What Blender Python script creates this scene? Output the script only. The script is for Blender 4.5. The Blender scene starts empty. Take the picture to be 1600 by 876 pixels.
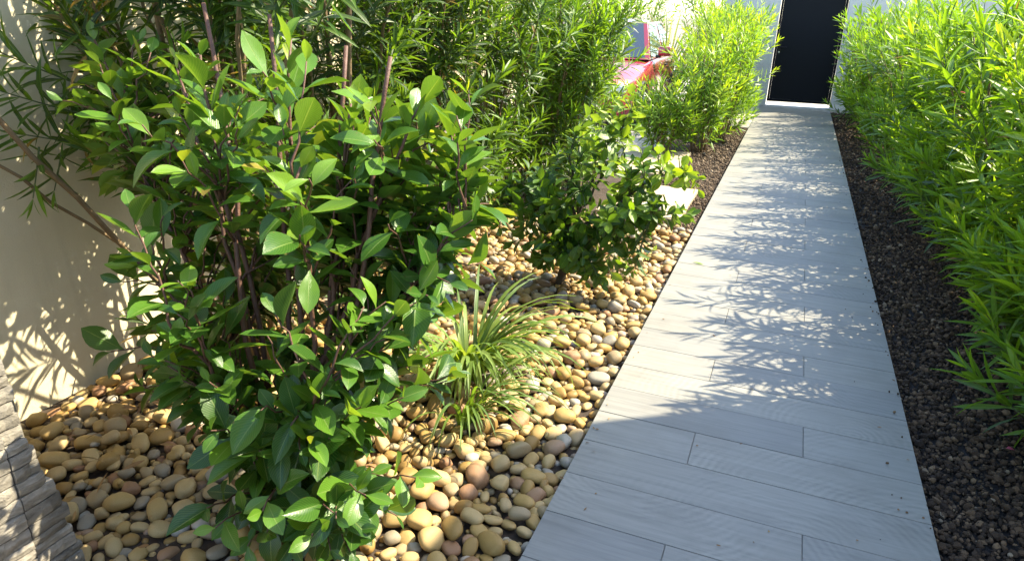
import bpy, math, random
import numpy as np
from mathutils import Matrix, Vector
R = math.radians
random.seed(7)
rng = np.random.default_rng(7)
sc = bpy.context.scene
COL = sc.collection

# ------------------------------------------------------------------ camera
CAM = np.array([0.552, 0.0, 1.5452]); PITCH, YAW, ROLL, FPX = 0.37931, 0.37947, 0.02194, 1052.5
def cam_axes():
    cy, sy = math.cos(YAW), math.sin(YAW)
    f = np.array([-sy*math.cos(PITCH), cy*math.cos(PITCH), -math.sin(PITCH)])
    r = np.array([cy, sy, 0.0]); u = np.cross(r, f)
    c, s = math.cos(ROLL), math.sin(ROLL)
    return f, r*c + u*s, -r*s + u*c
CF, CR, CU = cam_axes()
cd = bpy.data.cameras.new('camera'); cam = bpy.data.objects.new('camera', cd); COL.objects.link(cam)
cd.sensor_fit = 'HORIZONTAL'; cd.sensor_width = 36.0; cd.lens = 36.0*FPX/1600.0
cd.clip_start = 0.05; cd.clip_end = 2000
cam.matrix_world = Matrix(((CR[0], CU[0], -CF[0], CAM[0]), (CR[1], CU[1], -CF[1], CAM[1]), (CR[2], CU[2], -CF[2], CAM[2]), (0, 0, 0, 1)))
sc.camera = cam
def proj(P):
    d = np.asarray(P, float) - CAM; w = d@CF
    return 800 + FPX*(d@CR)/w, 438 - FPX*(d@CU)/w, w

# ------------------------------------------------------------------ light
SUN_EL, SUN_AZ = R(46), R(56)            # azimuth clockwise from +Y (along the path) towards +X
w = bpy.data.worlds.new('World'); sc.world = w; w.use_nodes = True
wn = w.node_tree.nodes; sky = wn.new('ShaderNodeTexSky'); sky.sky_type = 'NISHITA'; sky.sun_disc = False
sky.sun_elevation = SUN_EL; sky.sun_rotation = SUN_AZ; sky.air_density = 1.0; sky.dust_density = 1.0; sky.ozone_density = 1.0
w.node_tree.links.new(sky.outputs[0], wn['Background'].inputs[0]); wn['Background'].inputs[1].default_value = 0.15
sd = bpy.data.lights.new('sun', 'SUN'); sd.energy = 3.8; sd.angle = R(0.42); sd.color = (1.0, 0.89, 0.67)
so = bpy.data.objects.new('sun', sd); COL.objects.link(so); so.location = (6, 5, 9)
SUN = Vector((math.sin(SUN_AZ)*math.cos(SUN_EL), math.cos(SUN_AZ)*math.cos(SUN_EL), math.sin(SUN_EL)))
so.rotation_euler = SUN.to_track_quat('Z', 'Y').to_euler()
sc.view_settings.view_transform = 'Standard'; sc.view_settings.look = 'None'
sc.view_settings.gamma = 1.0; sc.view_settings.use_curve_mapping = False
sc.view_settings.exposure = 2.1
sc.cycles.use_denoising = True
sc.cycles.max_bounces = 8; sc.cycles.transmission_bounces = 3; sc.cycles.diffuse_bounces = 2

# ------------------------------------------------------------------ helpers
def link(o, parent=None):
    COL.objects.link(o)
    if parent is not None: o.parent = parent
    return o
def tag(o, label=None, cat=None, group=None, kind=None):
    if label: o['label'] = label
    if cat: o['category'] = cat
    if group: o['group'] = group
    if kind: o['kind'] = kind
    return o
def empty(name, loc=(0, 0, 0), rz=0.0):
    o = bpy.data.objects.new(name, None); o.location = loc; o.rotation_euler = (0, 0, rz)
    o.empty_display_size = 0.1
    return link(o)
def mesh_np(name, V, quads=None, tris=None, uv=None, tint=None, smooth=True, mat=None):
    me = bpy.data.meshes.new(name); V = np.asarray(V, np.float32)
    idx, cnt = [], []
    if quads is not None and len(quads): q = np.asarray(quads, np.int32); idx.append(q.ravel()); cnt.append(np.full(len(q), 4, np.int32))
    if tris is not None and len(tris): t = np.asarray(tris, np.int32); idx.append(t.ravel()); cnt.append(np.full(len(t), 3, np.int32))
    idx = np.concatenate(idx); cnt = np.concatenate(cnt)
    me.vertices.add(len(V)); me.vertices.foreach_set('co', V.ravel())
    me.loops.add(len(idx)); me.loops.foreach_set('vertex_index', idx)
    me.polygons.add(len(cnt)); st = np.zeros(len(cnt), np.int32); st[1:] = np.cumsum(cnt)[:-1]
    me.polygons.foreach_set('loop_start', st)
    me.polygons.foreach_set('use_smooth', np.full(len(cnt), smooth))
    if uv is not None:
        l = me.uv_layers.new(name='UVMap'); l.data.foreach_set('uv', np.asarray(uv, np.float32)[idx].ravel())
    if tint is not None:
        a = me.attributes.new('tint', 'FLOAT', 'POINT'); a.data.foreach_set('value', np.asarray(tint, np.float32))
    me.update(calc_edges=True); me.validate()
    if mat: me.materials.append(mat)
    return me
def obj(name, me, parent=None): return link(bpy.data.objects.new(name, me), parent)

class MB:
    """collects boxes, tubes and sheets of ONE part"""
    def __init__(s): s.v, s.q, s.t, s.n = [], [], [], 0
    def add(s, V, quads=None, tris=None):
        V = np.asarray(V, float); s.v.append(V)
        if quads is not None: s.q += [[i + s.n for i in f] for f in quads]
        if tris is not None: s.t += [[i + s.n for i in f] for f in tris]
        s.n += len(V); return s
    def box(s, x0, x1, y0, y1, z0, z1, b=0.0):
        if b <= 0:
            V = [(x, y, z) for z in (z0, z1) for y in (y0, y1) for x in (x0, x1)]
            return s.add(V, [(0, 2, 3, 1), (4, 5, 7, 6), (0, 1, 5, 4), (2, 6, 7, 3), (0, 4, 6, 2), (1, 3, 7, 5)])
        import bmesh
        bm = bmesh.new(); bmesh.ops.create_cube(bm, size=1.0)
        for v in bm.verts: v.co = Vector(((x0+x1)/2 + v.co.x*(x1-x0), (y0+y1)/2 + v.co.y*(y1-y0), (z0+z1)/2 + v.co.z*(z1-z0)))
        bmesh.ops.bevel(bm, geom=bm.edges[:], offset=b, segments=2, affect='EDGES', profile=0.5)
        bm.verts.index_update(); V = [v.co[:] for v in bm.verts]
        for f in bm.faces:
            i = [v.index for v in f.verts]
            (s.q if len(i) == 4 else s.t).append([k + s.n for k in i]) if len(i) in (3, 4) else [s.t.append([i[0]+s.n, i[k]+s.n, i[k+1]+s.n]) for k in range(1, len(i)-1)]
        s.v.append(np.array(V)); s.n += len(V); bm.free(); return s
    def tube(s, P, rad, k=6, cap=True):
        P = np.asarray(P, float); n = len(P); rad = np.broadcast_to(np.asarray(rad, float), (n,))
        T = np.gradient(P, axis=0); T /= np.linalg.norm(T, axis=1)[:, None] + 1e-9
        ref = np.array([0.31, 0.17, 0.93]) if abs(T[0][2]) < 0.8 else np.array([0.93, 0.31, 0.17])
        A = np.cross(T, ref); A /= np.linalg.norm(A, axis=1)[:, None] + 1e-9; B = np.cross(T, A)
        th = np.linspace(0, 2*np.pi, k, endpoint=False)
        V = P[:, None] + rad[:, None, None]*(np.cos(th)[None, :, None]*A[:, None] + np.sin(th)[None, :, None]*B[:, None])
        Q = [(i*k + j, i*k + (j+1) % k, (i+1)*k + (j+1) % k, (i+1)*k + j) for i in range(n-1) for j in range(k)]
        V = V.reshape(-1, 3); Tt = []
        if cap:
            V = np.vstack([V, P[:1], P[-1:]]); c0, c1 = n*k, n*k+1
            Tt = [(c0, (j+1) % k, j) for j in range(k)] + [(c1, (n-1)*k + j, (n-1)*k + (j+1) % k) for j in range(k)]
        return s.add(V, Q, Tt)
    def disc_wall(s, P): return s
    def build(s, name, mat, parent=None, smooth=False, tint=None):
        V = np.vstack(s.v)
        if name == 'twigs': o = obj(name, mesh_np(name, V, s.q, s.t, smooth=smooth, mat=mat), parent); o['kind'] = 'stuff'; return o
        me = mesh_np(name, V, s.q, s.t, smooth=smooth, mat=mat, tint=None if tint is None else np.full(len(V), tint))
        return obj(name, me, parent)

# ------------------------------------------------------------------ materials
def newmat(name):
    m = bpy.data.materials.new(name); m.use_nodes = True; nt = m.node_tree
    return m, nt, nt.nodes, nt.links, nt.nodes['Principled BSDF']
def N(nt, t, **kw):
    n = nt.nodes.new(t)
    for k, v in kw.items():
        if k.startswith('i_'): n.inputs[k[2:].replace('_', ' ')].default_value = v
        else: setattr(n, k, v)
    return n
def math_n(nt, op, a, b=None, c=None, clamp=False):
    n = nt.nodes.new('ShaderNodeMath'); n.operation = op; n.use_clamp = clamp
    for i, x in enumerate((a, b, c)):
        if x is None: continue
        if isinstance(x, (int, float)): n.inputs[i].default_value = x
        else: nt.links.new(x, n.inputs[i])
    return n.outputs[0]
def ramp(nt, src, stops, interp='LINEAR'):
    n = nt.nodes.new('ShaderNodeValToRGB'); n.color_ramp.interpolation = interp
    e = n.color_ramp.elements
    while len(e) < len(stops): e.new(0.5)
    for i, (p, c) in enumerate(stops): e[i].position = p; e[i].color = (*c, 1) if len(c) == 3 else c
    nt.links.new(src, n.inputs[0]); return n.outputs[0]
def mix(nt, fac, a, b, mode='MIX'):
    n = nt.nodes.new('ShaderNodeMix'); n.data_type = 'RGBA'; n.blend_type = mode; n.clamp_factor = True
    for s, x in ((n.inputs[0], fac), (n.inputs[6], a), (n.inputs[7], b)):
        if isinstance(x, (int, float)): s.default_value = x
        elif isinstance(x, tuple): s.default_value = (*x, 1) if len(x) == 3 else x
        else: nt.links.new(x, s)
    return n.outputs[2]
def noise(nt, vec, scale, detail=4, rough=0.55, dist=0.0):
    n = nt.nodes.new('ShaderNodeTexNoise'); n.inputs['Scale'].default_value = scale; n.inputs['Detail'].default_value = detail
    n.inputs['Roughness'].default_value = rough; n.inputs['Distortion'].default_value = dist
    if vec is not None: nt.links.new(vec, n.inputs['Vector'])
    return n.outputs[0]
def mapping(nt, vec, scale=(1, 1, 1), loc=(0, 0, 0), rot=(0, 0, 0)):
    n = nt.nodes.new('ShaderNodeMapping'); nt.links.new(vec, n.inputs[0])
    n.inputs['Scale'].default_value = scale; n.inputs['Location'].default_value = loc; n.inputs['Rotation'].default_value = rot
    return n.outputs[0]
def bump(nt, h, strength, dist, bsdf):
    n = nt.nodes.new('ShaderNodeBump'); n.inputs['Strength'].default_value = strength; n.inputs['Distance'].default_value = dist
    nt.links.new(h, n.inputs['Height'])
    for b in (bsdf if isinstance(bsdf, (list, tuple)) else [bsdf]): nt.links.new(n.outputs[0], b.inputs['Normal'])
def coord(nt, kind='Object'): return nt.nodes.new('ShaderNodeTexCoord').outputs[kind]
def attr(nt, name='tint'):
    n = nt.nodes.new('ShaderNodeAttribute'); n.attribute_name = name; return n.outputs['Fac']

def leaf_mat(name, stops, trans=0.4, rough=0.38, rib=(0.30, 0.38, 0.12), ribw=0.035, ribmix=0.55, tcol=(1.35, 1.25, 0.45), veins=14, spec=0.5, back=.4, dmg=9):
    m, nt, nd, lk, b = newmat(name)
    t = attr(nt); uv = coord(nt, 'UV'); sx = nd.new('ShaderNodeSeparateXYZ'); lk.new(uv, sx.inputs[0])
    base = ramp(nt, t, stops)
    n1 = noise(nt, coord(nt, 'Object'), 30, 3)
    base = mix(nt, 0.5, base, mix(nt, n1, (0.45, 0.5, 0.45), (1.4, 1.35, 1.2)), 'MULTIPLY')
    au = math_n(nt, 'ABSOLUTE', math_n(nt, 'SUBTRACT', sx.outputs[0], 0.5))
    midr = math_n(nt, 'SUBTRACT', 1.0, math_n(nt, 'DIVIDE', au, ribw), clamp=True)
    ph = math_n(nt, 'SUBTRACT', math_n(nt, 'MULTIPLY', sx.outputs[1], float(veins)), math_n(nt, 'MULTIPLY', au, veins*0.75))
    vein = math_n(nt, 'POWER', math_n(nt, 'ABSOLUTE', math_n(nt, 'COSINE', math_n(nt, 'MULTIPLY', ph, math.pi))), 14.0)
    allv = math_n(nt, 'MAXIMUM', midr, math_n(nt, 'MULTIPLY', vein, 0.35))
    col = mix(nt, math_n(nt, 'MULTIPLY', allv, ribmix), base, rib)
    dm = noise(nt, coord(nt, 'Object'), dmg, 3); dm = math_n(nt, 'ADD', dm, math_n(nt, 'MULTIPLY', math_n(nt, 'POWER', math_n(nt, 'MULTIPLY', au, 2.0), 6.0), .10))
    col = mix(nt, ramp(nt, dm, [(.70, (0, 0, 0)), (.74, (.8, .8, .8))]), col, (.17, .10, .035))
    geo = nd.new('ShaderNodeNewGeometry')
    col = mix(nt, math_n(nt, 'MULTIPLY', geo.outputs['Backfacing'], back), col, (0.13, 0.20, 0.07))
    lk.new(col, b.inputs['Base Color']); b.inputs['Roughness'].default_value = rough; b.inputs['Specular IOR Level'].default_value = spec
    tr = nd.new('ShaderNodeBsdfTranslucent'); lk.new(mix(nt, 1.0, col, tcol, 'MULTIPLY'), tr.inputs[0])
    ms = nd.new('ShaderNodeMixShader'); ms.inputs[0].default_value = trans
    lk.new(b.outputs[0], ms.inputs[1]); lk.new(tr.outputs[0], ms.inputs[2]); lk.new(ms.outputs[0], nd['Material Output'].inputs[0])
    hgt = math_n(nt, 'ADD', math_n(nt, 'MULTIPLY', allv, -1.0), math_n(nt, 'MULTIPLY', n1, 0.6))
    bump(nt, hgt, 0.35, 0.0015, [b])
    return m
M = {}
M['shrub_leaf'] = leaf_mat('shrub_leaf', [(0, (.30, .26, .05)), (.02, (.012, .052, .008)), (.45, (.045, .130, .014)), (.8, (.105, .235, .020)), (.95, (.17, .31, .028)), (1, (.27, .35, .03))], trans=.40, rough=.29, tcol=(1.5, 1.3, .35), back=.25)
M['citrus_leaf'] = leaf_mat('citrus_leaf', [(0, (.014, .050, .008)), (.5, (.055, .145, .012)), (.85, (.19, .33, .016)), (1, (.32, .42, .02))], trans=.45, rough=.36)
M['oleander_leaf'] = leaf_mat('oleander_leaf', [(0, (.26, .16, .05)), (.02, (.018, .046, .010)), (.4, (.054, .125, .014)), (.75, (.155, .31, .014)), (.97, (.28, .44, .020)), (1, (.33, .45, .03))], trans=.50, rough=.36, rib=(.26, .38, .08), ribw=.10, veins=30, spec=.5, back=.12, tcol=(1.5, 1.35, .35))
M['grass_leaf'] = leaf_mat('grass_leaf', [(0, (.05, .14, .012)), (.6, (.14, .27, .020)), (1, (.28, .38, .06))], trans=.45, rough=.45, rib=(.36, .42, .18), ribw=.25, ribmix=.4, veins=3)
M['pale_grass'] = leaf_mat('pale_grass', [(0, (.16, .24, .09)), (1, (.36, .42, .24))], trans=.40, rough=.5, rib=(.4, .45, .3), ribw=.2, veins=3)
M['dry_leaf'] = leaf_mat('dry_leaf', [(0, (.12, .06, .02)), (.5, (.25, .13, .05)), (1, (.38, .24, .09))], trans=.15, rough=.7, rib=(.3, .2, .1), veins=10, tcol=(1, .9, .6))
M['petal'] = leaf_mat('petal', [(0, (.60, .05, .10)), (1, (.75, .16, .24))], trans=.4, rough=.6, rib=(.7, .2, .3), tcol=(1, .8, .8))

def simple(name, col, rough=0.6, metal=0.0, nscale=None, namp=0.25, bstr=0.0, bscale=60, spec=0.5, coat=0.0):
    m, nt, nd, lk, b = newmat(name)
    b.inputs['Roughness'].default_value = rough; b.inputs['Metallic'].default_value = metal
    b.inputs['Specular IOR Level'].default_value = spec; b.inputs['Coat Weight'].default_value = coat
    if nscale:
        f = noise(nt, coord(nt), nscale, 5)
        lk.new(mix(nt, 1.0, (*col,), mix(nt, f, (1-namp,)*3, (1+namp,)*3), 'MULTIPLY'), b.inputs['Base Color'])
    else: b.inputs['Base Color'].default_value = (*col, 1)
    if bstr: bump(nt, noise(nt, coord(nt), bscale, 6, 0.65), bstr, 0.01, b)
    return m
M['red_stem'] = simple('red_stem', (.105, .048, .030), .6, nscale=40, namp=.5, bstr=.4, bscale=90)
M['tan_stem'] = simple('tan_stem', (.17, .115, .055), .75, nscale=25, namp=.5, bstr=.5, bscale=80)
M['green_stem'] = simple('green_stem', (.075, .105, .030), .6, nscale=30, namp=.4)
M['bark'] = simple('bark', (.060, .045, .030), .85, nscale=30, namp=.5, bstr=.6, bscale=60)
M['soil'] = simple('soil', (.050, .034, .022), .95, nscale=20, namp=.6, bstr=.9, bscale=70)
M['black_soil'] = simple('black_soil', (.020, .015, .012), .95, nscale=60, namp=.7, bstr=.9, bscale=120)
M['ground'] = simple('ground', (.20, .17, .13), .95, nscale=2, namp=.4)
M['concrete'] = simple('concrete', (.40, .365, .30), .85, nscale=4, namp=.18, bstr=.15, bscale=120)
M['slab'] = simple('slab', (.42, .345, .225), .8, nscale=6, namp=.15, bstr=.2, bscale=100)
M['grout'] = simple('grout', (.17, .16, .135), .9, nscale=30, namp=.3)
M['white_sill'] = simple('white_sill', (.72, .71, .68), .7, nscale=8, namp=.08)
M['gate'] = simple('gate', (.004, .005, .008), .55, metal=.0, nscale=15, namp=.25, spec=.15)
M['black_metal'] = simple('black_metal', (.012, .012, .014), .35, metal=.6)
M['grey_metal'] = simple('grey_metal', (.22, .22, .23), .45, metal=.3, nscale=12, namp=.2)
M['house_wall'] = simple('house_wall', (.66, .63, .56), .85, nscale=3, namp=.08, bstr=.3, bscale=140)
M['glass'] = simple('glass', (.02, .025, .03), .06, spec=.8)
M['frame'] = simple('frame', (.05, .05, .055), .4)
M['car_paint'] = simple('car_paint', (.36, .035, .05), .2, metal=.35, spec=.6, coat=1.0)
M['car_glass'] = simple('car_glass', (.035, .045, .055), .04, spec=1.0, coat=.5)
M['tyre'] = simple('tyre', (.016, .016, .017), .85, nscale=40, namp=.3)
M['rim'] = simple('rim', (.48, .49, .51), .28, metal=.9)
M['plastic'] = simple('plastic', (.02, .02, .022), .55)
M['lamp'] = simple('lamp', (.75, .77, .80), .08, spec=1.0, coat=1.0)
M['plate'] = simple('plate', (.70, .70, .68), .5)

def render_wall_mat():
    m, nt, nd, lk, b = newmat('wall_render')
    c = coord(nt)
    f = noise(nt, c, 1.6, 5); g = noise(nt, c, 9, 5)
    base = mix(nt, f, (.60, .53, .36), (.68, .61, .44))
    base = mix(nt, math_n(nt, 'MULTIPLY', g, .35), base, (.50, .43, .27))
    st = noise(nt, mapping(nt, c, (8, 8, .7)), 1.5, 5)                       # faint rain streaks
    base = mix(nt, ramp(nt, st, [(.55, (0, 0, 0)), (.8, (.35, .35, .35))]), base, (.40, .34, .22))
    lk.new(base, b.inputs['Base Color']); b.inputs['Roughness'].default_value = .9
    h = math_n(nt, 'ADD', noise(nt, c, 220, 3), math_n(nt, 'MULTIPLY', noise(nt, c, 45, 4), .8))
    bump(nt, h, .45, .004, b); return m
M['wall'] = render_wall_mat()
M['pillar'] = simple('pillar', (.50, .49, .465), .85, nscale=6, namp=.08, bstr=.25, bscale=150)

def plank_mat():
    m, nt, nd, lk, b = newmat('wood_look_tile')
    oi = nd.new('ShaderNodeObjectInfo'); rnd = oi.outputs['Random']
    c = coord(nt); cx = nd.new('ShaderNodeCombineXYZ')
    for i, k in enumerate((37.0, 91.0, 13.0)): lk.new(math_n(nt, 'MULTIPLY', rnd, k), cx.inputs[i])
    va = nd.new('ShaderNodeVectorMath'); va.operation = 'ADD'; lk.new(c, va.inputs[0]); lk.new(cx.outputs[0], va.inputs[1]); v = va.outputs[0]
    grain = noise(nt, mapping(nt, v, (1.3, 26, 1)), 2.2, 6, .6, .5)
    fine = noise(nt, mapping(nt, v, (5, 160, 1)), 3.0, 3, .6)
    cloud = noise(nt, mapping(nt, v, (1.0, 2.5, 1)), 3.0, 3)
    base = ramp(nt, grain, [(.25, (.145, .141, .124)), (.5, (.203, .196, .172)), (.75, (.245, .237, .208))])
    # saw-cut arcs on some planks
    r2 = math_n(nt, 'FRACT', math_n(nt, 'MULTIPLY', rnd, 17.3)); r3 = math_n(nt, 'FRACT', math_n(nt, 'MULTIPLY', rnd, 53.7))
    sep = nd.new('ShaderNodeSeparateXYZ'); lk.new(c, sep.inputs[0])
    dx = math_n(nt, 'SUBTRACT', sep.outputs[0], math_n(nt, 'SUBTRACT', math_n(nt, 'MULTIPLY', r2, .9), .45))
    dy = math_n(nt, 'ADD', sep.outputs[1], math_n(nt, 'ADD', .07, math_n(nt, 'MULTIPLY', r3, .18)))
    wob = math_n(nt, 'MULTIPLY', noise(nt, v, 9, 3), .05)
    d = math_n(nt, 'ADD', math_n(nt, 'SQRT', math_n(nt, 'ADD', math_n(nt, 'MULTIPLY', dx, dx), math_n(nt, 'MULTIPLY', math_n(nt, 'MULTIPLY', dy, dy), 1.5))), wob)
    arc = math_n(nt, 'SINE', math_n(nt, 'MULTIPLY', d, 215.0))
    hatch = math_n(nt, 'SINE', math_n(nt, 'MULTIPLY', math_n(nt, 'ADD', math_n(nt, 'ADD', sep.outputs[0], math_n(nt, 'MULTIPLY', sep.outputs[1], .55)), wob), 300.0))
    mask = ramp(nt, noise(nt, v, 4, 3), [(.42, (0, 0, 0)), (.62, (1, 1, 1))])
    on = math_n(nt, 'GREATER_THAN', math_n(nt, 'FRACT', math_n(nt, 'MULTIPLY', rnd, 7.9)), .4)
    rel = math_n(nt, 'MULTIPLY', math_n(nt, 'ADD', math_n(nt, 'MULTIPLY', arc, .75), math_n(nt, 'MULTIPLY', hatch, .12)), math_n(nt, 'MULTIPLY', mask, on))
    base = mix(nt, math_n(nt, 'MULTIPLY', math_n(nt, 'ADD', rel, 1.0), .16), base, (.36, .345, .30))
    base = mix(nt, .30, base, mix(nt, fine, (.55, .55, .55), (1.3, 1.3, 1.3)), 'MULTIPLY')
    base = mix(nt, .45, base, mix(nt, cloud, (.7, .7, .72), (1.25, 1.25, 1.22)), 'MULTIPLY')
    tone = mix(nt, r2, (.90, .91, .93), (1.08, 1.07, 1.04)); base = mix(nt, 1.0, base, tone, 'MULTIPLY')
    gc = nd.new('ShaderNodeNewGeometry').outputs['Position']; dirt = noise(nt, gc, 2.3, 6, .65); base = mix(nt, ramp(nt, dirt, [(.5, (0, 0, 0)), (.72, (.45, .45, .45))]), base, (.13, .118, .095))
    # a few dark knots / specks and dust
    sp = noise(nt, mapping(nt, v, (1, 2, 1)), 38, 2); base = mix(nt, ramp(nt, sp, [(.76, (0, 0, 0)), (.80, (.7, .7, .7))]), base, (.14, .14, .14))
    lk.new(base, b.inputs['Base Color']); b.inputs['Roughness'].default_value = .58
    h = math_n(nt, 'ADD', math_n(nt, 'MULTIPLY', rel, .25), math_n(nt, 'ADD', grain, math_n(nt, 'MULTIPLY', fine, .5)))
    bump(nt, h, .18, .002, b); return m
M['plank'] = plank_mat()

def stone_mat(name, stops, rough=.6, nsc=22, speck=.4, bstr=.3, vein=0):
    m, nt, nd, lk, b = newmat(name); t = attr(nt); c = coord(nt)
    base = ramp(nt, t, stops)
    f = noise(nt, c, nsc, 6, .6); g = noise(nt, c, nsc*5, 3)
    base = mix(nt, speck, base, mix(nt, f, (.45, .40, .34), (1.6, 1.55, 1.5)), 'MULTIPLY')
    base = mix(nt, .35, base, mix(nt, g, (.5, .5, .5), (1.4, 1.4, 1.4)), 'MULTIPLY')
    lk.new(base, b.inputs['Base Color']); b.inputs['Roughness'].default_value = rough; b.inputs['Specular IOR Level'].default_value = .35
    bump(nt, math_n(nt, 'ADD', f, math_n(nt, 'MULTIPLY', g, .4)), bstr, .004, b); return m
M['pebble'] = stone_mat('pebble', [(0, (.14, .09, .04)), (.14, (.28, .175, .055)), (.32, (.37, .245, .080)), (.50, (.43, .315, .145)), (.64, (.32, .24, .125)), (.76, (.22, .20, .155)), (.86, (.38, .35, .285)), (.95, (.30, .17, .085)), (1, (.19, .10, .055))], .55, 18, .55, .35)
M['lava'] = stone_mat('lava_gravel', [(0, (.022, .014, .009)), (.45, (.062, .038, .021)), (.75, (.125, .078, .043)), (.90, (.20, .13, .072)), (1, (.32, .26, .18))], .9, 60, .5, .6)
M['brown_gravel'] = stone_mat('brown_gravel', [(0, (.06, .042, .028)), (.5, (.125, .088, .056)), (.9, (.21, .155, .10)), (1, (.36, .31, .24))], .9, 60, .5, .6)
def cladding_mat():
    m, nt, nd, lk, b = newmat('split_stone'); c = coord(nt); oi = nd.new('ShaderNodeObjectInfo')
    cx = nd.new('ShaderNodeCombineXYZ'); lk.new(math_n(nt, 'MULTIPLY', oi.outputs['Random'], 40.0), cx.inputs[0]); lk.new(math_n(nt, 'MULTIPLY', oi.outputs['Random'], 71.0), cx.inputs[2])
    va = nd.new('ShaderNodeVectorMath'); va.operation = 'ADD'; lk.new(c, va.inputs[0]); lk.new(cx.outputs[0], va.inputs[1]); v = va.outputs[0]
    f = noise(nt, mapping(nt, v, (10, 10, 22)), 1.0, 6, .65, 1.2); g = noise(nt, v, 70, 4)
    base = ramp(nt, f, [(.28, (.10, .092, .080)), (.48, (.225, .21, .180)), (.62, (.32, .30, .26)), (.80, (.42, .40, .36))])
    base = mix(nt, .4, base, mix(nt, g, (.5, .48, .45), (1.4, 1.4, 1.4)), 'MULTIPLY'); base = mix(nt, 1.0, base, mix(nt, oi.outputs['Random'], (.62, .60, .56), (1.2, 1.18, 1.15)), 'MULTIPLY')
    lk.new(base, b.inputs['Base Color']); b.inputs['Roughness'].default_value = .85
    bump(nt, math_n(nt, 'ADD', f, math_n(nt, 'MULTIPLY', g, .4)), .8, .012, b); return m
M['cladding'] = cladding_mat()

# ------------------------------------------------------------------ setting: ground, path
PW, ROW, Y0 = 1.2, 0.22112, 1.7326
GATE_Y = 14.05
m_ = MB(); m_.add([(-400, -400, -.14), (400, -400, -.14), (400, 400, -.14), (-400, 400, -.14)], [(0, 1, 2, 3)])
tag(m_.build('ground', M['ground']), kind='structure')
m_ = MB(); m_.box(.004, PW-.004, Y0 - 9*ROW, GATE_Y - .08, -.135, -.004)
path = tag(m_.build('path', M['grout']), kind='structure')
plank_mesh = {}
def plank(x0, x1, k):
    L = round(x1-x0, 4)
    if L not in plank_mesh:
        g = .0013; bv = .0012; hx, hy = L/2 - g, ROW/2 - g
        if x0 < .001 or x1 > PW-.001: pass
        V = []
        for z, s in ((-.0038, 0), (-bv, 0), (0, bv)):
            V += [(-hx+s, -hy+s, z), (hx-s, -hy+s, z), (hx-s, hy-s, z), (-hx+s, hy-s, z)]
        Q = [(8, 9, 10, 11)]
        for a in (0, 4): Q += [(a+i, a+(i+1) % 4, a+4+(i+1) % 4, a+4+i) for i in range(4)]
        plank_mesh[L] = mesh_np('plank', V, Q, smooth=False, mat=M['plank'])
    o = obj('plank', plank_mesh[L], path)
    o.location = ((x0+x1)/2, Y0 + (k+.5)*ROW, random.uniform(-.0006, .0006)); o.rotation_euler = (random.gauss(0, .0012), random.gauss(0, .0004), math.pi*random.randint(0, 1))
for k in range(-9, 55):
    c = k % 3
    cuts = [0, .8, 1.2] if c == 0 else [0, 1.2] if c == 1 else [0, .4, 1.2]
    for a, b_ in zip(cuts[:-1], cuts[1:]): plank(a, b_, k)

# beds
def sheet(name, x0, x1, y0, y1, z, mat, nx=40, ny=80, amp=.012):
    xs, ys = np.linspace(x0, x1, nx), np.linspace(y0, y1, ny); X, Y = np.meshgrid(xs, ys)
    Z = z + amp*(np.sin(X*7.3+Y*3.1)*.5 + np.sin(Y*5.7-X*2.2)*.5 + rng.normal(0, .25, X.shape))
    V = np.stack([X, Y, Z], -1).reshape(-1, 3)
    i = np.arange((ny-1)*nx).reshape(ny-1, nx)[:, :-1].ravel(); Q = np.stack([i, i+1, i+nx+1, i+nx], 1)
    return tag(obj(name, mesh_np(name, V, Q, mat=mat)), kind='structure')
pebble_bed = sheet('pebble_bed', -2.19, .0, -.4, 5.33, -.075, M['soil'])
lava_bed = sheet('lava_gravel_bed', 1.2, 3.19, -.6, GATE_Y, -.060, M['black_soil'], 50, 200, .006)
gravel_bed = sheet('brown_gravel_bed', -.95, .0, 5.33, 11.0, -.055, M['soil'], 30, 120, .006)
planting_bed = sheet('planting_bed', -2.19, -.95, 5.33, 7.0, -.05, M['soil'], 30, 50, .02)

m_ = MB(); m_.box(-7, -.95, 8.55, 20, -.13, -.028); m_.box(-.946, -.004, 11.0, GATE_Y-.3, -.13, -.020, .004)
tag(m_.build('driveway', M['concrete']), kind='structure')
m_ = MB(); m_.box(-6, 9, GATE_Y-.29, 24, -.13, -.012)
tag(m_.build('pavement', M['concrete']), kind='structure')

# stepping slabs
def slab(x0, x1, y0, y1, z, label):
    o = MB().box(x0, x1, y0, y1, -.10, z, .006).build('stepping_slab', M['slab'])
    tag(o, label, 'paving slab', 'stepping slabs beside the path')
slab(-.86, -.155, 5.42, 6.55, -.002, 'beige concrete slab beside the path where the pebbles end')
slab(-1.9, -.50, 7.05, 8.45, -.004, 'pale concrete slab before the driveway, farther of the two')

# rendered garden wall on the left
wl = empty('garden_wall', (-2.19, 3.2, -.1)); tag(wl, 'cream rendered garden wall behind the shrubs', 'wall')
def part(name, mb, mat, parent, smooth=False):
    o = mb.build(name, mat, parent, smooth); o.matrix_parent_inverse = Matrix.Translation(-Vector(parent.location)) if parent.rotation_euler.z == 0 else parent.matrix_basis.inverted(); return o
part('wall_face', MB().box(-2.39, -2.19, -2.0, 7.0, -.13, 2.15), M['wall'], wl)
part('coping', MB().box(-2.42, -2.16, -2.03, 7.03, 2.152, 2.21, .008), M['slab'], wl)

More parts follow.
